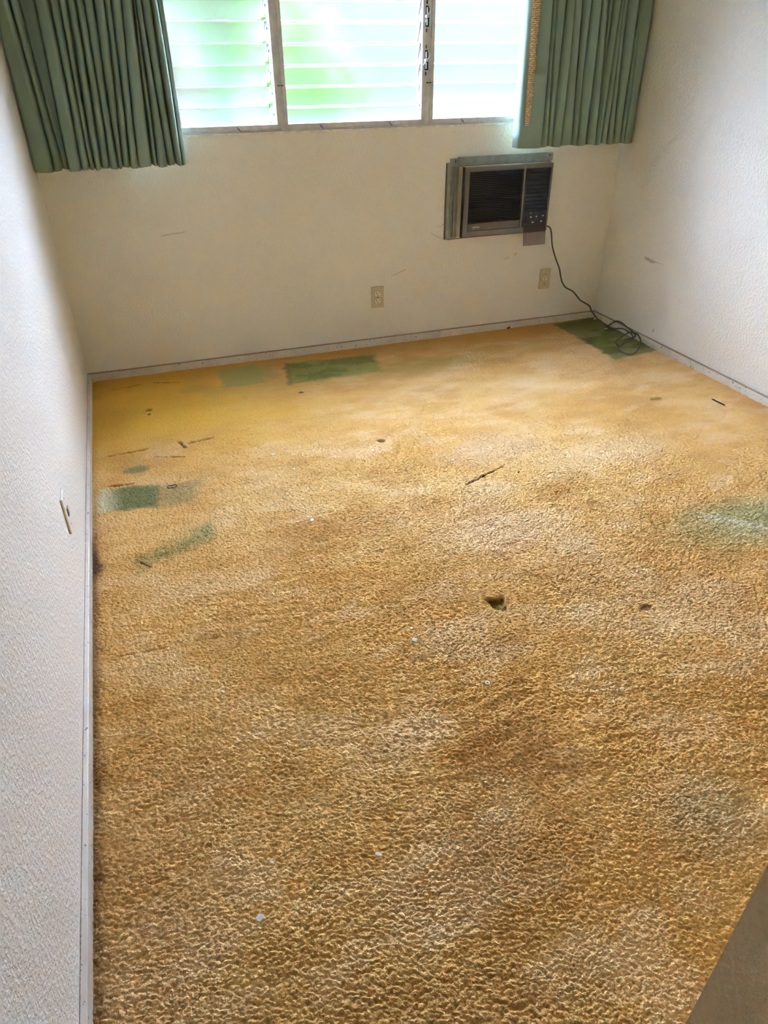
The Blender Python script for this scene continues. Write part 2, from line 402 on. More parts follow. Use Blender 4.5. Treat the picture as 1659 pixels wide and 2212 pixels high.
    i = np.arange(ny-1)[:, None]*nx+np.arange(nx-1)[None]
    q = np.stack([i, i+nx, i+nx+1, i+1], -1).reshape(-1, 4).astype(np.int32)
    nf = len(q); me.loops.add(nf*4); me.loops.foreach_set('vertex_index', q.ravel()); me.polygons.add(nf)
    me.polygons.foreach_set('loop_start', np.arange(0, nf*4, 4, dtype=np.int32))
    me.polygons.foreach_set('use_smooth', np.ones(nf, dtype=bool))
    me.update(calc_edges=True); me.validate()
    at = me.color_attributes.new('dye', 'FLOAT_COLOR', 'POINT')
    at.data.foreach_set('color', np.concatenate([np.clip(C, 0, 1).reshape(-1, 3), np.ones((nv, 1))], 1).astype(np.float32).ravel())
    o = bpy.data.objects.new('floor', me); COL.objects.link(o)
    m, n, b = new_mat('carpet_pile')
    t = node(n, 'ShaderNodeTexCoord'); P = t.outputs['Object']
    a = node(n, 'ShaderNodeAttribute', attribute_name='dye')
    f = noise(n, P, 420, 2, .6); g = noise(n, P, 60, 3, .6)
    hs = node(n, 'ShaderNodeHueSaturation'); n.links.new(a.outputs['Color'], hs.inputs['Color'])
    n.links.new(math_(n, 'ADD', .93, math_(n, 'ADD', math_(n, 'MULTIPLY', f.outputs['Fac'], .24), math_(n, 'MULTIPLY', g.outputs['Fac'], .22))), hs.inputs['Value'])
    n.links.new(hs.outputs[0], b.inputs['Base Color'])
    b.inputs['Roughness'].default_value = .95; b.inputs['Specular IOR Level'].default_value = .1
    b.inputs['Sheen Weight'].default_value = .12; b.inputs['Sheen Roughness'].default_value = .5
    vo = node(n, 'ShaderNodeTexVoronoi', Scale=260); n.links.new(P, vo.inputs['Vector'])
    bump(n, b, math_(n, 'SUBTRACT', math_(n, 'MULTIPLY', f.outputs['Fac'], .8), vo.outputs['Distance']), .8, .0026)
    me.materials.append(m)
    struct(o, 'worn tan wall-to-wall carpet with green unfaded patches, slits and a burn hole')
carpet()
wbox('floor_hall', plain('hall_carpet', L4(190, 150, 95), .95), (0, W, D1, D0-.09, -.06, -.002))
wbox('floor_slab', plain('underlay', L4(110, 90, 50), .95), (0, W, D0-.09, 0, -.09, -.03))

# ------------------------------------------------------------------ window
M_alu = plain('mill_aluminium', L4(214, 212, 206), .45, .1, .10, 30)
M_dirt = plain('window_track_metal', L4(120, 112, 104), .55, .2, .22, 60)
M_clip = plain('clip_metal', L4(226, 226, 228), .5, .0, .2, 90)
M_dark = plain('dark_screw', L4(45, 38, 34), .6)
M_bright = plain('bright_metal', L4(242, 240, 236), .4, .0, .06)
def glass_mat():
    m = bpy.data.materials.new('obscure_glass'); m.use_nodes = True; n = m.node_tree; n.nodes.clear()
    o = node(n, 'ShaderNodeOutputMaterial'); t = node(n, 'ShaderNodeTexCoord'); P = t.outputs['Object']
    r = node(n, 'ShaderNodeBsdfRefraction', Roughness=.20, IOR=1.28, distribution='GGX'); r.inputs['Color'].default_value = (.98, .988, .985, 1)
    g = node(n, 'ShaderNodeBsdfGlossy', Roughness=.35); g.inputs['Color'].default_value = (1, 1, 1, 1)
    mx = node(n, 'ShaderNodeMixShader'); mx.inputs[0].default_value = .04
    n1 = noise(n, P, 130, 2, .5); bp = node(n, 'ShaderNodeBump', Strength=.12, Distance=.002); n.links.new(n1.outputs['Fac'], bp.inputs['Height'])
    n.links.new(bp.outputs[0], r.inputs['Normal'])
    # grit caught in the pebbled face
    g1 = noise(n, P, 210, 2, .6); g2 = noise(n, P, 9, 3, .6)
    k = math_(n, 'MULTIPLY', ramp(n, g1.outputs['Fac'], .62, .70), ramp(n, g2.outputs['Fac'], .50, .66))
    n.links.new(mixc(n, math_(n, 'MULTIPLY', k, .38), (.98, .988, .985, 1), (.42, .42, .40, 1)), r.inputs['Color'])
    n.links.new(r.outputs[0], mx.inputs[1]); n.links.new(g.outputs[0], mx.inputs[2]); n.links.new(mx.outputs[0], o.inputs[0])
    return m
M_glass = glass_mat()
M_edge = plain('glass_edge', L4(62, 76, 68), .4, 0, .1, 60)
win = thing('window_1', 'three-panel louvered window with obscure glass slats between green curtains', None, ((WX0+WX1)/2, .03, WZ0)); win['kind'] = 'structure'
fr = MB()
YF0, YF1 = -.004, .075
FB = WZ0+.008
fr.box(WX0, WX1, YF0+.012, YF1, WZ0, FB+.012, bev=.0015); fr.box(WX0, WX1, YF0+.012, YF1, WZ1-.02, WZ1, bev=.0015)
fr.box(WX0, WX0+.02, YF0+.012, YF1, WZ0, WZ1); fr.box(WX1-.02, WX1, YF0+.012, YF1, WZ0, WZ1)
fr.build('window_frame', M_alu, win)
MUL = (1.092, 1.814)
panels = ((WX0+.02, MUL[0]-.014, math.radians(38), 'open'), (MUL[0]+.014, MUL[1]-.024, math.radians(27), 'shut'), (MUL[1]+.014, WX1-.02, math.radians(34), 'shut'))
for mxc, hw in zip(MUL, (.013, .022)):
    m = MB(); m.box(mxc-hw, mxc+.013, YF0+.010, YF1, WZ0+.006, WZ1-.01, bev=.0015)
    mo = m.build('mullion', M_alu, win)
PITCH = .0812; SL = .1016
for pi, (x0, x1, th, st) in enumerate(panels):
    # inner sash channel of the panel
    m = MB()
    for (a, b_) in ((x0-.006, x0+.012), (x1-.012, x1+.006)): m.box(a, b_, .000, .07, FB+.006, WZ1-.012, bev=.002)
    m.box(x0, x1, .000, .07, FB+.006, FB+.024, bev=.002)
    m.build('sash', M_alu, win)
    cl = MB()
    zs = [1.1735+PITCH*k for k in range(-1, 11)]
    for k, zt in enumerate(zs):
        # slat: upper long edge towards the room, lower edge outside
        top = Vector((0, .022, zt)); d = Vector((0, math.sin(th), -math.cos(th))); nrm = Vector((0, -math.cos(th), -math.sin(th)))
        ln = SL
        if zt-SL*math.cos(th) < FB+.024: ln = max(.02, (zt-FB-.024)/math.cos(th))
        if zt > WZ1-.015: continue
        a = top-nrm*.0025; b_ = top+d*ln
        e0, e1 = x0+.016, x1-(.030 if st == 'open' else .016)
        s = MB(); g = [top+nrm*.0028, top-nrm*.0028, top+d*ln-nrm*.0028, top+d*ln+nrm*.0028]
        pts = [(e0, q.y, q.z) for q in g]+[(e1, q.y, q.z) for q in g]
        s.hexa(pts); s.bm.normal_update()
        for f in s.bm.faces:
            if abs(f.normal.dot(nrm)) < .5: f.material_index = 1
        o = s.build('louver_slat', [M_glass, M_edge], win)
        # end clips
        for ex in (e0, e1):
            sg = -1 if ex == e0 else 1
            q = [top+nrm*.006+d*.002, top-nrm*.006+d*.002, top+d*(ln*.82)-nrm*.006, top+d*(ln*.82)+nrm*.006]
            cl.hexa([(ex-.002, p.y, p.z) for p in q]+[(ex+sg*.012, p.y, p.z) for p in q])
            cl.cyl((ex+sg*.004, top.y-.006, zt-.03), (ex+sg*.011, top.y-.006, zt-.03), .006, 10)
    tag(cl.build('louver_clip', M_clip, win), 'row of grey metal slat clips in the side channel')
# operators on the right-hand mullion
for zc, ang in ((1.515, 62), (1.346, 48)):
    xo = 1.797
    m = MB(); m.box(xo-.006, xo+.012, -.004, .010, zc-.040, zc+.040, bev=.003)
    m.box(xo-.003, xo+.003, -.002, .010, zc-.060, zc-.046); m.box(xo-.003, xo+.003, -.002, .010, zc+.046, zc+.060)
    op = m.build('louver_operator', M_dark, win)
    op['label'] = 'dark slotted crank plate'
    m = MB(); m.tube([(xo+.0155, -.008, zc-.034), (xo+.0155, -.010, zc), (xo+.014, -.008, zc+.026), (xo+.006, -.006, zc+.038)], .0014, 8)
    m.box(xo-.004, xo+.002, -.010, -.002, zc-.034, zc-.010, bev=.002); m.box(xo-.004, xo+.002, -.010, -.002, zc+.008, zc+.034, bev=.002)
    m.build('crank_arm', M_bright, op)
    m = MB(); ca, sa = math.cos(math.radians(ang)), math.sin(math.radians(ang))
    m.cyl((xo-.004, -.022, zc), (xo-.004, -.004, zc), .0065, 14)
    for sg in (-1, 1): m.tube([(xo-.004+sg*.004*ca, -.020, zc+sg*.004*sa), (xo-.004+sg*.026*ca, -.024, zc+sg*.026*sa)], [.0022, .0018], 8)
    m.build('butterfly_handle', M_bright, op)
for mxc in MUL:
    for sg in (-1, 1):
        m = MB(); m.cyl((mxc+sg*.006, -.006, 1.256), (mxc+sg*.006, .010, 1.256), .0028, 10); m.cyl((mxc+sg*.006, -.005, 1.256), (mxc+sg*.016, -.008, 1.257), .0012, 8)
        m.build('screw', M_dark, win)
for xq in (.886, 1.273, 1.618, 2.0):
    m = MB(); m.tube([(xq-.006, -.004, FB+.018), (xq, -.008, FB+.008), (xq+.009, -.005, FB+.001)], .0016, 8); m.cyl((xq, -.006, FB+.010), (xq, .012, FB+.010), .003, 8)
    m.build('sash_latch', M_dirt, win)
m = MB(); m.box(WX0-.0, WX1+.0, -.006, .012, WZ0-.006, WZ0+.003, bev=.0015); struct(m.build('trim_1', plain('sill_bead_paint', L4(230, 224, 212), .5)), 'thin painted bead under the window frame')

# ------------------------------------------------------------------ outdoors
M_lawn = plain('lawn', lin(62, 92, 40), .9, var=.35, scale=8)
M_path = plain('pale_paving', lin(120, 118, 112), .8, var=.06, scale=3)
M_stucco = plain('stucco', lin(222, 224, 220), .9, var=.03, scale=30)
m = MB(); m.box(-9, 12, .12, 1.9, -.45, -.30); struct(m.build('ground_path', M_path), 'pale paving outside below the window')
m = MB(); m.box(-9, 12, 1.9, 22, -.45, -.30); struct(m.build('ground_lawn', M_lawn), 'lawn outside seen blurred through the louvers')
def leaf_mat(name, c):
    m, n, b = new_mat(name)
    t = node(n, 'ShaderNodeTexCoord'); nz = noise(n, t.outputs['Object'], 6, 3)
    n.links.new(mixc(n, nz.outputs['Fac'], tuple(v*.7 for v in lin(*c))+(1,), tuple(min(1, v*1.25) for v in lin(*c))+(1,)), b.inputs['Base Color'])
    b.inputs['Roughness'].default_value = .5
    return m
M_bark = plain('bark', lin(120, 95, 70), .9, var=.3, scale=25)
def shrub(name, label, loc, rx, rz, col, n=1500, ls=.09):
    o = thing(name, label, 'shrub', loc)
    m = MB(); cz = rz
    for k in range(5):
        a = 2*math.pi*k/5; m.tube(smooth_path([(loc[0], loc[1], loc[2]-.02), (loc[0]+.2*rx*math.cos(a), loc[1]+.2*rx*math.sin(a), loc[2]+.5*rz), (loc[0]+.55*rx*math.cos(a), loc[1]+.55*rx*math.sin(a), loc[2]+1.3*rz)], 4), .025, 6)
    m.build('branches', M_bark, o)
    m = MB()
    for i in range(n):
        v = Vector((random.gauss(0, 1), random.gauss(0, 1), random.gauss(0, 1))).normalized()*(random.random()**.35)
        p = Vector((loc[0]+v.x*rx, loc[1]+v.y*rx*.8, loc[2]+cz+.15+v.z*rz))
        t = Vector((random.uniform(-1, 1), random.uniform(-1, 1), random.uniform(-.6, 1))).normalized(); s = t.orthogonal().normalized()
        s = (s*math.cos(i)+t.cross(s)*math.sin(i)); l = ls*random.uniform(.7, 1.4); wd = l*.33
        q = [p, p+t*l*.5+s*wd, p+t*l, p+t*l*.5-s*wd]
        m.bm.faces.new([m.bm.verts.new(x) for x in q])
    m.build('foliage', leaf_mat(name+'_leaf', col), o)
shrub('garden_shrub', 'bright yellow-green bush outside, blurred behind the left of the middle louver panel', (2.05, 3.6, -.30), .62, 1.0, (122, 190, 54), 2600)
shrub('garden_shrub', 'blue-green bush outside, blurred behind the right end of the left louver panel', (1.25, 5.4, -.30), .55, 1.0, (116, 150, 86), 1800)
shrub('croton_shrub', 'yellow and orange leaved bush outside behind the left louver panel', (.75, 4.2, -.30), .6, 1.0, (126, 108, 48), 1800)
def hedge(name, label, x0, x1, y0, y1, z1, col):
    m = MB(); nx_, nz_ = 90, 40
    front = []
    for i in range(nx_+1):
        row = []
        for j in range(nz_+1):
            u, v = i/nx_, j/nz_; x = x0+(x1-x0)*u; z = -.32+(z1+.32)*min(1, v/.8); y = y0+(0 if v < .8 else (y1-y0)*(v-.8)/.2)
            d = .16*math.sin(x*3.1+z*2.3)*math.sin(z*3.7+x)+random.uniform(-.07, .07)
            row.append((x, y-d, z+.5*d*(v > .5)))
        front.append(row)
    m.grid(front); m.bm.faces.new([m.bm.verts.new(p) for p in ((x0, y0+.25, -.32), (x0, y1, -.32), (x0, y1, z1-.1), (x0, y0+.25, z1-.1))])
    m.bm.faces.new([m.bm.verts.new(p) for p in ((x1, y0+.25, -.32), (x1, y1, -.32), (x1, y1, z1-.1), (x1, y0+.25, z1-.1))])
    m.bm.faces.new([m.bm.verts.new(p) for p in ((x0, y1, -.32), (x1, y1, -.32), (x1, y1, z1-.1), (x0, y1, z1-.1))])
    return tag(m.build(name, leaf_mat(name+'_leaf', col)), label, 'hedge')
hedge('garden_hedge', 'tall pale green hedge outside, blurred behind the louvers', -7, 3.3, 7.0, 8.2, 2.5, (164, 176, 116))
o = MB(); o.box(3.35, 11, 7.0, 7.2, -.4, 2.5); o.box(3.3, 11.1, 6.9, 7.4, 2.5, 2.65)
tag(o.build('garden_wall', M_stucco), 'white wall outside, blurred behind the right louver panel', 'wall')

# ------------------------------------------------------------------ curtains
def curtain_mat():
    m, n, b = new_mat('sage_curtain')
    t = node(n, 'ShaderNodeTexCoord'); P = t.outputs['Object']
    mp = node(n, 'ShaderNodeMapping'); mp.inputs['Scale'].default_value = (1, 1, .12); n.links.new(P, mp.inputs['Vector'])
    n1 = noise(n, mp.outputs[0], 18, 3); n2 = noise(n, P, 700, 1)
    n.links.new(mixc(n, n1.outputs['Fac'], L4(132, 152, 134), L4(146, 165, 147)), b.inputs['Base Color'])
    b.inputs['Roughness'].default_value = .85; b.inputs['Sheen Weight'].default_value = .15; b.inputs['Specular IOR Level'].default_value = .2
    bump(n, b, n2.outputs['Fac'], .15, .0006)
    return m
M_cur = curtain_mat()
GAP = (.0055, .0035, .0065, .0030, .0050, .0040, .0075)
def curtain(name, label, xb, xt, zb, deep, front, spans, leadflat=None, loc=None):
    """xb / xt: fold edges at the hem and at z=1.56; spans[i] = (front depth factor, squareness)"""
    root = thing(name, label, 'curtain', loc)
    zs = [zb+i*(2.43-zb)/26 for i in range(27)]
    P = []
    NF = len(xb)-1
    for iz, z in enumerate(zs):
        t = min((z-zb)/(1.56-zb), 1.3); row = []
        for i in range(NF):
            a = xb[i]+(xt[i]-xb[i])*t; b = xb[i+1]+(xt[i+1]-xb[i+1])*t
            wv = .004*math.sin(z*5.1+i*1.9)*(1 if 0 < i < NF else 0); wv2 = .004*math.sin(z*5.1+(i+1)*1.9)*(1 if i+1 < NF else 0)
            a += wv; b += wv2
            fd, pw = spans[i]; pw *= 1.3
            K = 18
            for k in range(K+1):
                u = .5-.5*math.cos(math.pi*k/K); s = abs(2*u-1)
                bulge = (1-s**pw)**(1/pw) if s < 1 else 0
                g0 = (0 if i == 0 else GAP[i % 7]); g1 = (0 if i == NF-1 else GAP[(i+1) % 7])
                x = a+g0/2+(b-a-(g0+g1)/2)*u
                y = -(deep+(front*fd-deep)*bulge)
                y -= .006*math.sin(math.pi*u+z*3.3+i*2.1)*bulge
                row.append((x, y, z-.0035*math.sin(i*2.3+u*2)*max(0, 1-iz/3)))
        P.append(row)
    m = MB(); m.grid(P)
    cu = m.build('pleated_panel', M_cur, root, smooth=True)
    so = cu.modifiers.new('cloth', 'SOLIDIFY'); so.thickness = .0016; so.offset = 0
    return root
xb = [.004, .077, .112, .141, .187, .217, .243, .271, .299, .338, .359, .382, .418, .482, .499, .541, .581, .606, .628]
xt = [.006, .066, .098, .148, .203, .243, .267, .295, .332, .366, .401, .430, .471, .503, .520, .545, .575, .600, .626]
spans = [(1, 3), (.95, 2.2), (.62, 2.5), (1.02, 3), (1, 2.6), (.98, 2.4), (1.02, 2.4), (1, 2.4), (.98, 2.6), (1.03, 2.3), (.98, 2.3), (1.0, 2.6), (1.03, 4), (.9, 2.2), (1, 2.6), (1, 2.6), (1.03, 2.4), (.72, 3)]
curtain('curtain', 'sage green pleated curtain hanging against the left wall', xb, xt, .970, .066, .140, spans, loc=(.31, -.1, .97))
xb = [2.250, 2.385, 2.417, 2.459, 2.504, 2.568, 2.601, 2.654, 2.699, 2.713, 2.738, 2.766, 2.817, 2.860, 2.878, 2.938]
xt = [2.247, 2.373, 2.398, 2.445, 2.488, 2.548, 2.583, 2.631, 2.676, 2.702, 2.729, 2.756, 2.783, 2.838, 2.858, 2.936]
spans = [(1.0, 5), (.98, 2.4), (.96, 2.6), (1, 2.6), (.86, 3), (.98, 2.4), (.98, 2.8), (1, 2.6), (.98, 2.2), (1.02, 2.3), (1, 2.4), (.98, 2.6), (1.02, 2.4), (.95, 2.2), (.92, 3)]
rc = curtain('curtain', 'sage green pleated curtain at the right wall, above the air conditioner', xb, xt, .970, .072, .140, spans, loc=(2.6, -.1, .97))
# loosely woven lining strip on the leading edge, window glow put into its colour
mg, n, b = new_mat('gold_weave_glow')
t = node(n, 'ShaderNodeTexCoord'); wv = node(n, 'ShaderNodeTexWave', Scale=42, Distortion=7.0, Detail=3); wv.bands_direction = 'Z'; wv.inputs['Detail Scale'].default_value = 3
n.links.new(t.outputs['Object'], wv.inputs['Vector'])
colr = mixc(n, wv.outputs['Fac'], L4(168, 118, 64), L4(255, 236, 194)); n.links.new(colr, b.inputs['Base Color']); b.inputs['Roughness'].default_value = .6
tr = node(n, 'ShaderNodeBsdfTranslucent'); n.links.new(colr, tr.inputs['Color'])
ms = node(n, 'ShaderNodeMixShader'); ms.inputs[0].default_value = .35
n.links.new(b.outputs[0], ms.inputs[1]); n.links.new(tr.outputs[0], ms.inputs[2]); n.links.new(ms.outputs[0], n.nodes['Material Output'].inputs[0])
m = MB(); rows = []
for i in range(160):
    z = 1.070+i*(2.40-1.07)/159; tt = min((z-.97)/.59, 1.3); x0 = 2.2705-.014*min(1, (z-1.07)/.5); wd = .028+.012*min(1, (z-1.07)/.5)
    wd += random.uniform(-.004, .004); rows.append([(x0+wd*u, -.1475-.002*math.sin(3.14*u), z) for u in (0, .33, .66, 1)])
m.grid(rows); gs = m.build('gold_glow_strip', mg, rc); gs['label'] = 'golden loosely woven strip near the leading edge, window glow painted in'
so = gs.modifiers.new('cloth', 'SOLIDIFY'); so.thickness = .001

# ------------------------------------------------------------------ air conditioner
M_fl = plain('flange_grey', L4(150, 150, 138), .5, .1, .14, 25)
M_side = plain('casing_cream', L4(188, 176, 148), .5, 0, .05)
M_bez = plain('bezel_bronze', L4(116, 104, 92), .45, .15, .05)
M_plate = plain('grille_bronze', L4(104, 92, 78), .4, .2, .05)
M_black = plain('black_plastic', L4(30, 30, 36), .35, 0, .1)
M_slot = plain('slot_dark', L4(14, 13, 13), .8, 0, .1)
M_slat = plain('vent_slat', L4(74, 72, 72), .4, .2, .05)
M_white = plain('print_white', L4(225, 222, 214), .5, 0, .03)
M_greyp = plain('print_grey', L4(120, 120, 122), .5, 0, .03)
M_rust = plain('grime', L4(84, 58, 42), .9, 0, .3, 90)
ac = thing('air_conditioner', 'old bronze through-wall air conditioner set in the wall below the right curtain', 'air conditioner', (2.25, 0, .53))
YB = -.075
m = MB(); m.box(1.990, 2.500, YB+.026, .0, .545, .8885, bev=.002); m.build('casing', M_side, ac)
# wall flange: top strip with end tabs, left accordion side
m = MB()
m.box(1.984, 2.500, -.020, 0, .889, .930, bev=.002); m.box(1.940, 1.986, -.014, 0, .886, .924, bev=.0015); m.box(2.498, 2.532, -.014, 0, .893, .928, bev=.0015)
fl = m.build('top_flange', M_fl, ac)
for xx, zz in ((1.966, .912), (2.512, .918)):
    k = MB(); k.cyl((xx, -.018, zz), (xx, -.012, zz), .0035, 10); k.build('screw', M_dark, fl)
m = MB()
m.box(1.926, 1.944, -.012, 0, .536, .905, bev=.002); m.box(1.944, 1.990, -.006, 0, .536, .889)
m.box(1.926, 1.990, -.012, 0, .534, .546, bev=.002)
for i, x in enumerate((1.948, 1.957, 1.966, 1.975, 1.984)): m.box(x-.003, x+.003, -.013 if i != 2 else -.018, -.004, .546, .888, bev=.001)
m.build('side_flange', M_fl, ac)
m = MB()
m.tube([(1.922, -.003, .905), (1.921, -.003, .70), (1.9225, -.003, .534)], .0022, 6); m.tube([(1.99, -.018, .8885), (2.2, -.021, .8875), (2.52, -.016, .890)], .0020, 6)
m.tube([(1.94, -.004, .532), (2.25, -.004, .541), (2.38, -.004, .538), (2.51, -.004, .543)], .0022, 6); m.build('caulk_line', M_rust, ac)
# front bezel as a ring
m = MB(); X0, X1, Z0, Z1 = 1.996, 2.503, .553, .887
gx0, gx1, gz0, gz1 = 2.022, 2.334, .621, .867
px0, px1, pz0, pz1 = 2.344, 2.494, .580, .868
f0, f1 = YB, YB+.028
for bx in ((X0, gx0, Z0, Z1), (gx0, gx1, gz1, Z1), (gx1, px0, Z0, Z1), (px0, X1, pz1, Z1), (px1, X1, Z0, pz1), (px0, px1, Z0, pz0), (gx0, gx1, Z0, .580)):
    m.box(bx[0]-.0004, bx[1]+.0004, f0, f1, bx[2]-.0004, bx[3]+.0004, bev=.0012, seg=1)
m.build('front_bezel', M_bez, ac)
m = MB(); m.box(X0-.004, X0+.002, f0+.006, f1+.02, Z0, Z1+.002); m.box(X0, X1, f0+.010, f1+.02, Z0-.006, Z0+.001); m.build('shade_strip', M_black, ac)  # black strips stand in for the shadow at the bezel's left edge and underside
m = MB(); m.box(gx0, gx1, f0+.016, f0+.022, .621, gz1)
gr = m.build('intake_grille', M_slot, ac)
NS = 29
for i in range(NS):
    z = gz0+(gz1-gz0)*(i+.5)/NS
    k = MB(); k.hexa([(gx0, f0+.009, z-.0022), (gx1, f0+.009, z-.0022), (gx1, f0+.009, z-.0004), (gx0, f0+.009, z-.0004),
                      (gx0, f0+.003, z-.0022), (gx1, f0+.003, z-.0022), (gx1, f0+.003, z-.0006), (gx0, f0+.003, z-.0006)])
    k.build('grille_slat', M_slat, gr)
m = MB(); m.box(gx0+.002, gx1-.002, f0+.001, f0+.012, .5825, .619, bev=.001); m.build('name_plate', M_plate, ac)
m = MB(); m.box(gx0, gx1, f0+.008, f0+.014, .5795, .622); m.build('plate_gap', M_black, ac)
def text(s, size, loc, mat, parent, name):
    c = bpy.data.curves.new(name, 'FONT'); c.body = s; c.size = size; c.extrude = .0003; c.align_x = 'LEFT'
    o = bpy.data.objects.new(name, c); COL.objects.link(o)
    dg = bpy.context.evaluated_depsgraph_get(); me = bpy.data.meshes.new_from_object(o.evaluated_get(dg)); bpy.data.objects.remove(o)
    me.name = name; me.materials.clear(); me.materials.append(mat)
    t = bpy.data.objects.new(name, me); COL.objects.link(t); t.rotation_euler = (math.pi/2, 0, 0); t.location = loc
    if parent:
        wl = Vector((0, 0, 0)); p = parent
        while p: wl += Vector(p.location) if p.type == 'EMPTY' else Vector((0, 0, 0)); p = p.parent
        t.parent = parent; t.matrix_parent_inverse = Matrix.Translation(-wl)
    return t
text('SANYO', .0125, (2.052, f0+.0004, .5945), M_white, ac, 'logo_lettering')
# right-hand discharge vent and control panel
m = MB(); m.box(px0, px1, f0+.010, f0+.024, pz0, pz1); m.box(px0, px0+.010, f0+.001, f0+.012, .655, pz1, bev=.001); m.box(px1-.006, px1, f0+.001, f0+.012, .655, pz1, bev=.001); m.box(px0, px1, f0+.001, f0+.012, .862, pz1, bev=.001)
vt = m.build('discharge_vent', M_black, ac)
for i in range(10):
    z = .672+.0195*i
    k = MB(); k.hexa([(px0+.010, f0+.012, z-.009), (px1-.006, f0+.012, z-.009), (px1-.006, f0+.012, z-.007), (px0+.010, f0+.012, z-.007),
                      (px0+.010, f0+.001, z), (px1-.006, f0+.001, z), (px1-.006, f0+.001, z+.0018), (px0+.010, f0+.001, z+.0018)])
    k.build('vent_blade', M_black, vt)
m = MB(); m.box(px0, px1, f0+.001, f0+.014, pz0, .657, bev=.0015); m.box(px0+.012, px1-.008, f0-.001, f0+.004, pz0-.001, pz0+.007, bev=.001); cp = m.build('control_panel', M_black, ac)
for x, z in ((2.398, .628), (2.432, .629), (2.471, .631), (2.412, .601), (2.464, .603)):
    k = MB(); k.box(x-.0055, x+.0055, f0-.002, f0+.003, z-.0028, z+.0028, bev=.001); k.build('button', M_white, cp)
k = MB(); k.box(2.389, 2.403, f0-.001, f0+.003, .643, .653, bev=.001); k.build('display', M_greyp, cp)
k = MB(); k.box(2.3625, 2.3690, f0+.0002, f0+.003, .601, .632); k.box(2.3635, 2.368, f0-.004, f0+.002, .607, .612, bev=.001); k.build('slider', M_slot, cp)
for x, z, l in ((2.398, .6215, .018), (2.432, .6225, .014), (2.471, .6245, .013), (2.412, .5945, .012), (2.464, .597, .011), (2.425, .649, .017), (2.366, .594, .015), (2.366, .6365, .006), (2.398, .634, .008), (2.432, .635, .008), (2.405, .6095, .018), (2.432, .643, .010), (2.470, .641, .006)):
    k = MB(); k.box(x-l/2, x+l/2, f0+.0004, f0+.0014, z-.0007, z+.0007); k.build('printed_mark', M_greyp, cp)
# smoked flap hanging open
mm, n, b = new_mat('smoked_plastic'); b.inputs['Base Color'].default_value = L4(100, 90, 96); b.inputs['Roughness'].default_value = .25
trn = node(n, 'ShaderNodeBsdfTransparent'); trn.inputs['Color'].default_value = (.74, .70, .72, 1)
ms = node(n, 'ShaderNodeMixShader'); ms.inputs[0].default_value = .86
n.links.new(b.outputs[0], ms.inputs[1]); n.links.new(trn.outputs[0], ms.inputs[2]); n.links.new(ms.outputs[0], n.nodes['Material Output'].inputs[0])
m = MB(); m.hexa([(2.362, YB-.010, .483), (2.496, YB-.010, .483), (2.496, YB-.008, .483), (2.362, YB-.008, .483), (2.357, YB-.004, .583), (2.492, YB-.004, .583), (2.492, YB-.002, .583), (2.357, YB-.002, .583)])
fp = m.build('smoked_flap', mm, ac); fp['label'] = 'smoked see-through control cover hanging open'
m = MB(); m.tube([(2.357, YB-.003, .583), (2.362, YB-.009, .483), (2.40, YB-.009, .4845), (2.45, YB-.009, .4835), (2.496, YB-.009, .483), (2.492, YB-.003, .583)], .0011, 6); m.build('flap_rim', M_black, fp)
# power cord
M_cord = plain('cord_brown', L4(96, 82, 62), .5, 0, .08)
C = [(2.496, -.045, .566), (2.530, -.042, .566), (2.548, -.04, .553), (2.560, -.04, .524), (2.574, -.04, .461), (2.605, -.04, .390), (2.639, -.04, .328), (2.665, -.04, .257), (2.699, -.04, .214), (2.754, -.04, .184),
     (2.807, -.04, .132), (2.843, -.04, .109), (2.883, -.04, .085), (2.905, -.04, .051), (2.932, -.07, .012), (2.930, -.12, .006), (2.905, -.20, .008), (2.872, -.235, .012), (2.888, -.25, .030), (2.925, -.26, .052), (2.932, -.30, .056), (2.930, -.35, .050),
     (2.935, -.41, .036), (2.926, -.45, .022), (2.86, -.46, .012), (2.79, -.515, .012), (2.768, -.510, .014), (2.786, -.475, .022), (2.86, -.44, .036), (2.905, -.43, .042), (2.925, -.47, .040), (2.885, -.555, .026), (2.80, -.638, .014), (2.745, -.655, .012), (2.728, -.60, .012), (2.748, -.548, .014), (2.81, -.52, .020), (2.872, -.50, .030), (2.895, -.455, .040), (2.90, -.40, .044), (2.915, -.345, .036), (2.918, -.30, .022), (2.905, -.275, .014)]
m = MB(); m.tube(smooth_path(C, 8), .0042, 10); co = m.build('power_cord', M_cord, ac, smooth=True)
m = MB(); m.hexa([(2.880, -.235, .004), (2.890, -.258, .004), (2.912, -.282, .008), (2.902, -.262, .008), (2.880, -.235, .022), (2.890, -.258, .022), (2.912, -.282, .020), (2.902, -.262, .020)])
pg = m.build('plug', M_cord, co)
m = MB(); m.box(2.866, 2.884, -.242, -.240, .008, .014); m.box(2.868, 2.886, -.252, -.250, .008, .014); m.build('prong', M_bright, pg)

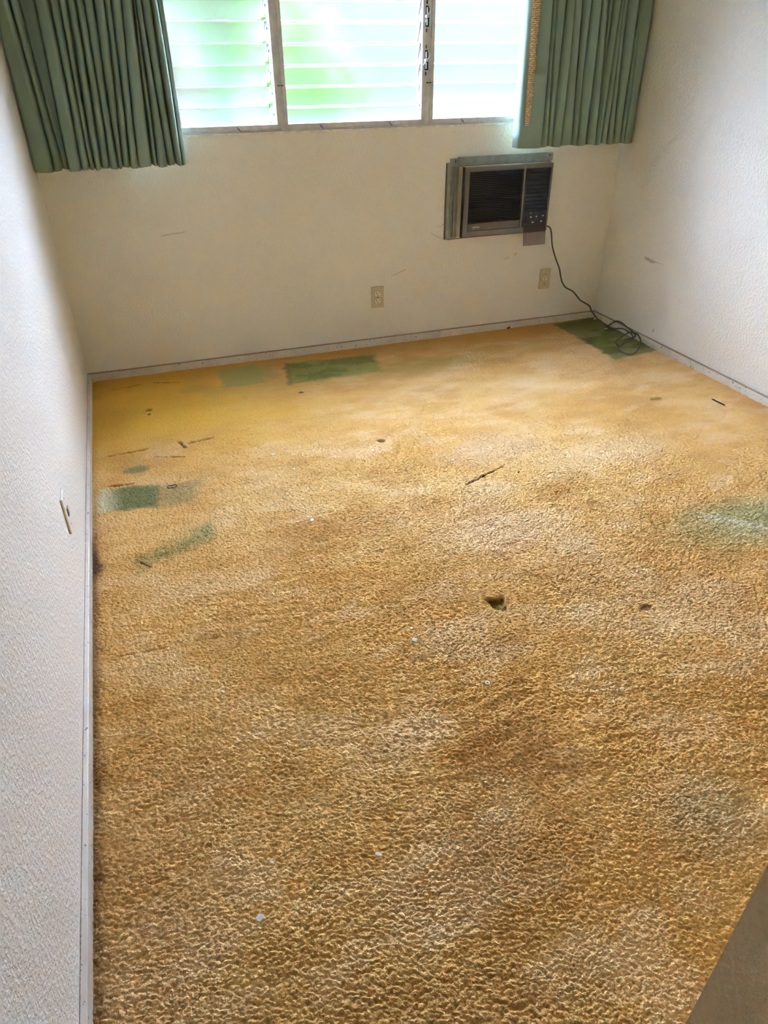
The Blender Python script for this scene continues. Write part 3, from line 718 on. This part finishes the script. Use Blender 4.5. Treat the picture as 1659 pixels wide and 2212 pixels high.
# ------------------------------------------------------------------ wall plates
M_ivory = plain('ivory_plate', L4(206, 188, 146), .4, 0, .04)
M_ivory2 = plain('ivory_socket', L4(232, 222, 196), .35, 0, .03)
def plate(name, label, x, z, sockets, grp):
    o = thing(name, label, 'outlet', (x, 0, z), grp)
    m = MB(); m.box(x-.035, x+.035, -.006, 0, z-.057, z+.057, bev=.0035, seg=3); m.build('cover_plate', M_ivory, o)
    for dz in sockets:
        m = MB(); n = 28; P = []
        for k in range(n):
            a = 2*math.pi*k/n; px = .0172*math.cos(a); pz = .0172*math.sin(a); pz = max(-.0135, min(.0135, pz)); P.append((px, pz))
        A = [m.bm.verts.new((x+p[0], -.0085, z+dz+p[1])) for p in P]; B = [m.bm.verts.new((x+p[0]*1.03, -.004, z+dz+p[1]*1.03)) for p in P]
        m.bm.faces.new(A)
        for k in range(n): m.bm.faces.new((A[k], A[(k+1) % n], B[(k+1) % n], B[k]))
        s = m.build('socket_face', M_ivory2, o)
        m = MB(); m.box(x-.0082, x-.0052, -.0089, -.006, z+dz-.001, z+dz+.0085); m.box(x+.0052, x+.0076, -.0089, -.006, z+dz, z+dz+.0080)
        m.cyl((x, -.0089, z+dz-.0075), (x, -.006, z+dz-.0075), .0028, 12); m.build('slot', M_slot, s)
        rg = MB(); rg.tube([(x+p[0]*1.06, -.0062, z+dz+p[1]*1.06) for p in P], .0006, 5, closed=True); rg.build('rim', plain('socket_rim', L4(120, 100, 66), .6), s)
    for dz in ((0,) if len(sockets) > 1 else (.030, -.030)):
        m = MB(); m.cyl((x, -.0078, z+dz), (x, -.005, z+dz), .0030, 12); m.build('screw', M_dark if len(sockets) > 1 else plain('dull_screw', L4(120, 100, 70), .4, .4), o)
    return o
plate('wall_outlet', 'ivory duplex outlet low on the wall below the window', 1.541, .2655, (.0195, -.0195), None)
plate('wall_outlet', 'ivory single-socket outlet low on the wall below the air conditioner', 2.572, .267, (.002,), None)
o = thing('wall_jack', 'ivory plate on the left wall seen edge-on', 'wall plate', (0, -1.735, .275))
m = MB(); m.box(0, .007, -1.772, -1.700, .217, .333, bev=.003, seg=3); m.build('cover_plate', plain('ivory_jack_plate', L4(228, 220, 202), .4, 0, .03), o)
for zz in (.318, .232):
    m = MB(); m.cyl((.005, -1.736, zz), (.0085, -1.736, zz), .003, 10); m.build('screw', M_bright, o)
m = MB(); m.box(.006, .010, -1.746, -1.726, .262, .288, bev=.001); m.build('socket', M_greyp, o)

# ------------------------------------------------------------------ bits on the carpet
M_flake = plain('paint_chip', L4(240, 236, 226), .6, 0, .03)
def chip(label, x, y, r, asp=1.0, ang=0, seed=0, mat=None, name='paint_chip', cat='debris', z=.0035, th=.0022, tilt=.2):
    R = random.Random(seed); m = MB(); n = 7
    P = []
    for k in range(n):
        a = 2*math.pi*k/n+R.uniform(-.25, .25); q = r*R.uniform(.7, 1.15); px, py = q*math.cos(a), q*math.sin(a)*asp
        P.append((px*math.cos(ang)-py*math.sin(ang), px*math.sin(ang)+py*math.cos(ang)))
    T = [m.bm.verts.new((p[0], p[1], th+tilt*p[1]+R.uniform(-.0006, .0006))) for p in P]; B = [m.bm.verts.new((p[0], p[1], tilt*p[1])) for p in P]
    m.bm.faces.new(T); m.bm.faces.new(B[::-1])
    for k in range(n): m.bm.faces.new((T[k], B[k], B[(k+1) % n], T[(k+1) % n]))
    o = m.build(name, mat or M_flake); o.location = (x, y, z); return tag(o, label, cat, 'bits of debris on the carpet')
chip('largest white paint chip, squarish, on the carpet left of and short of the burn hole', .859, -2.303, .0085, .9, .3, 1)
chip('tiny white speck just beyond the largest paint chip', .868, -2.255, .0045, .8, .3, 2)
chip('pale bluish paint chip on the rippled carpet left of centre', .741, -1.622, .0085, .8, .8, 3)
chip('white chip on the carpet before the straight slit', 1.382, -1.394, .0085, .6, .2, 4)
chip('long white sliver lying alone on the near carpet', .562, -2.858, .0085, .4, -.6, 5)
chip('fluffy white scrap nearest the camera on the carpet', .312, -2.901, .0075, .9, .2, 6)
chip('thin white shred beyond the fluffy scrap on the near carpet', .355, -2.801, .0055, .5, -.5, 7)
chip('small white shred on the carpet near the left baseboard', .329, -2.312, .0065, .35, -.7, 8)
chip('white speck just short of the round worn hole near the window', 1.105, -1.204, .0075, .9, .1, 9)
chip('thin white sliver on the carpet beyond the green corner patch at left', .713, -1.094, .011, .25, .3, 10)
chip('white chip in the far right corner at the baseboard', 2.926, -.052, .012, .7, .3, 11)
chip('small white chip between the pale chip and the round worn hole', .766, -1.244, .005, .8, .3, 12)
chip('white speck on the carpet between burn hole and pale chip', 1.059, -1.874, .006, .5, .3, 13)
chip('yellow crumb on the near carpet right of centre', .867, -2.844, .0045, .7, .3, 14, plain('crumb_yellow', L4(205, 170, 50), .6), 'yellow_crumb')
chip('dark crumb against the back baseboard below the air conditioner', 2.354, -.022, .013, .5, .2, 15, plain('crumb_dark', L4(70, 44, 28), .8), 'dark_crumb', z=.004, th=.005)
chip('dark chip in the middle of the bright far carpet', 1.58, -1.57, .005, .6, .2, 16, plain('crumb_black', L4(60, 45, 35), .8), 'dark_crumb')
M_blackstick = plain('black_stick', L4(22, 20, 20), .5)
m = MB(); m.box(-.0365, .0365, -.0028, .0028, 0, .005, bev=.0012); m.cyl((-.037, 0, .0025), (-.041, 0, .0025), .0018, 8)
o = m.build('black_stick', M_blackstick); o.location = (2.762, -1.311, .0035); o.rotation_euler = (0, 0, math.radians(-86)); tag(o, 'short black stick on the carpet near the right wall', 'debris', 'bits of debris on the carpet')
m = MB(); m.tube([(.017*math.cos(a), .011*math.sin(a), .0015*math.sin(3*a)) for a in [2*math.pi*k/28 for k in range(28)]], .0016, 8, closed=True)
o = m.build('rubber_band', plain('dark_rubber', L4(60, 52, 50), .6), smooth=True); o.location = (.300, -1.217, .0045); tag(o, 'small dark ring on the carpet beside the left green patch', 'rubber band', 'bits of debris on the carpet')
m = MB(); m.tube([(.0045*math.cos(a), .0045*math.sin(a), 0) for a in [2*math.pi*k/20 for k in range(20)]], .0016, 8, closed=True)
o = m.build('bead', M_flake, smooth=True); o.location = (.978, -2.514, .0045); tag(o, 'tiny white ring bead on the carpet short of the burn hole', 'bead', 'bits of debris on the carpet')
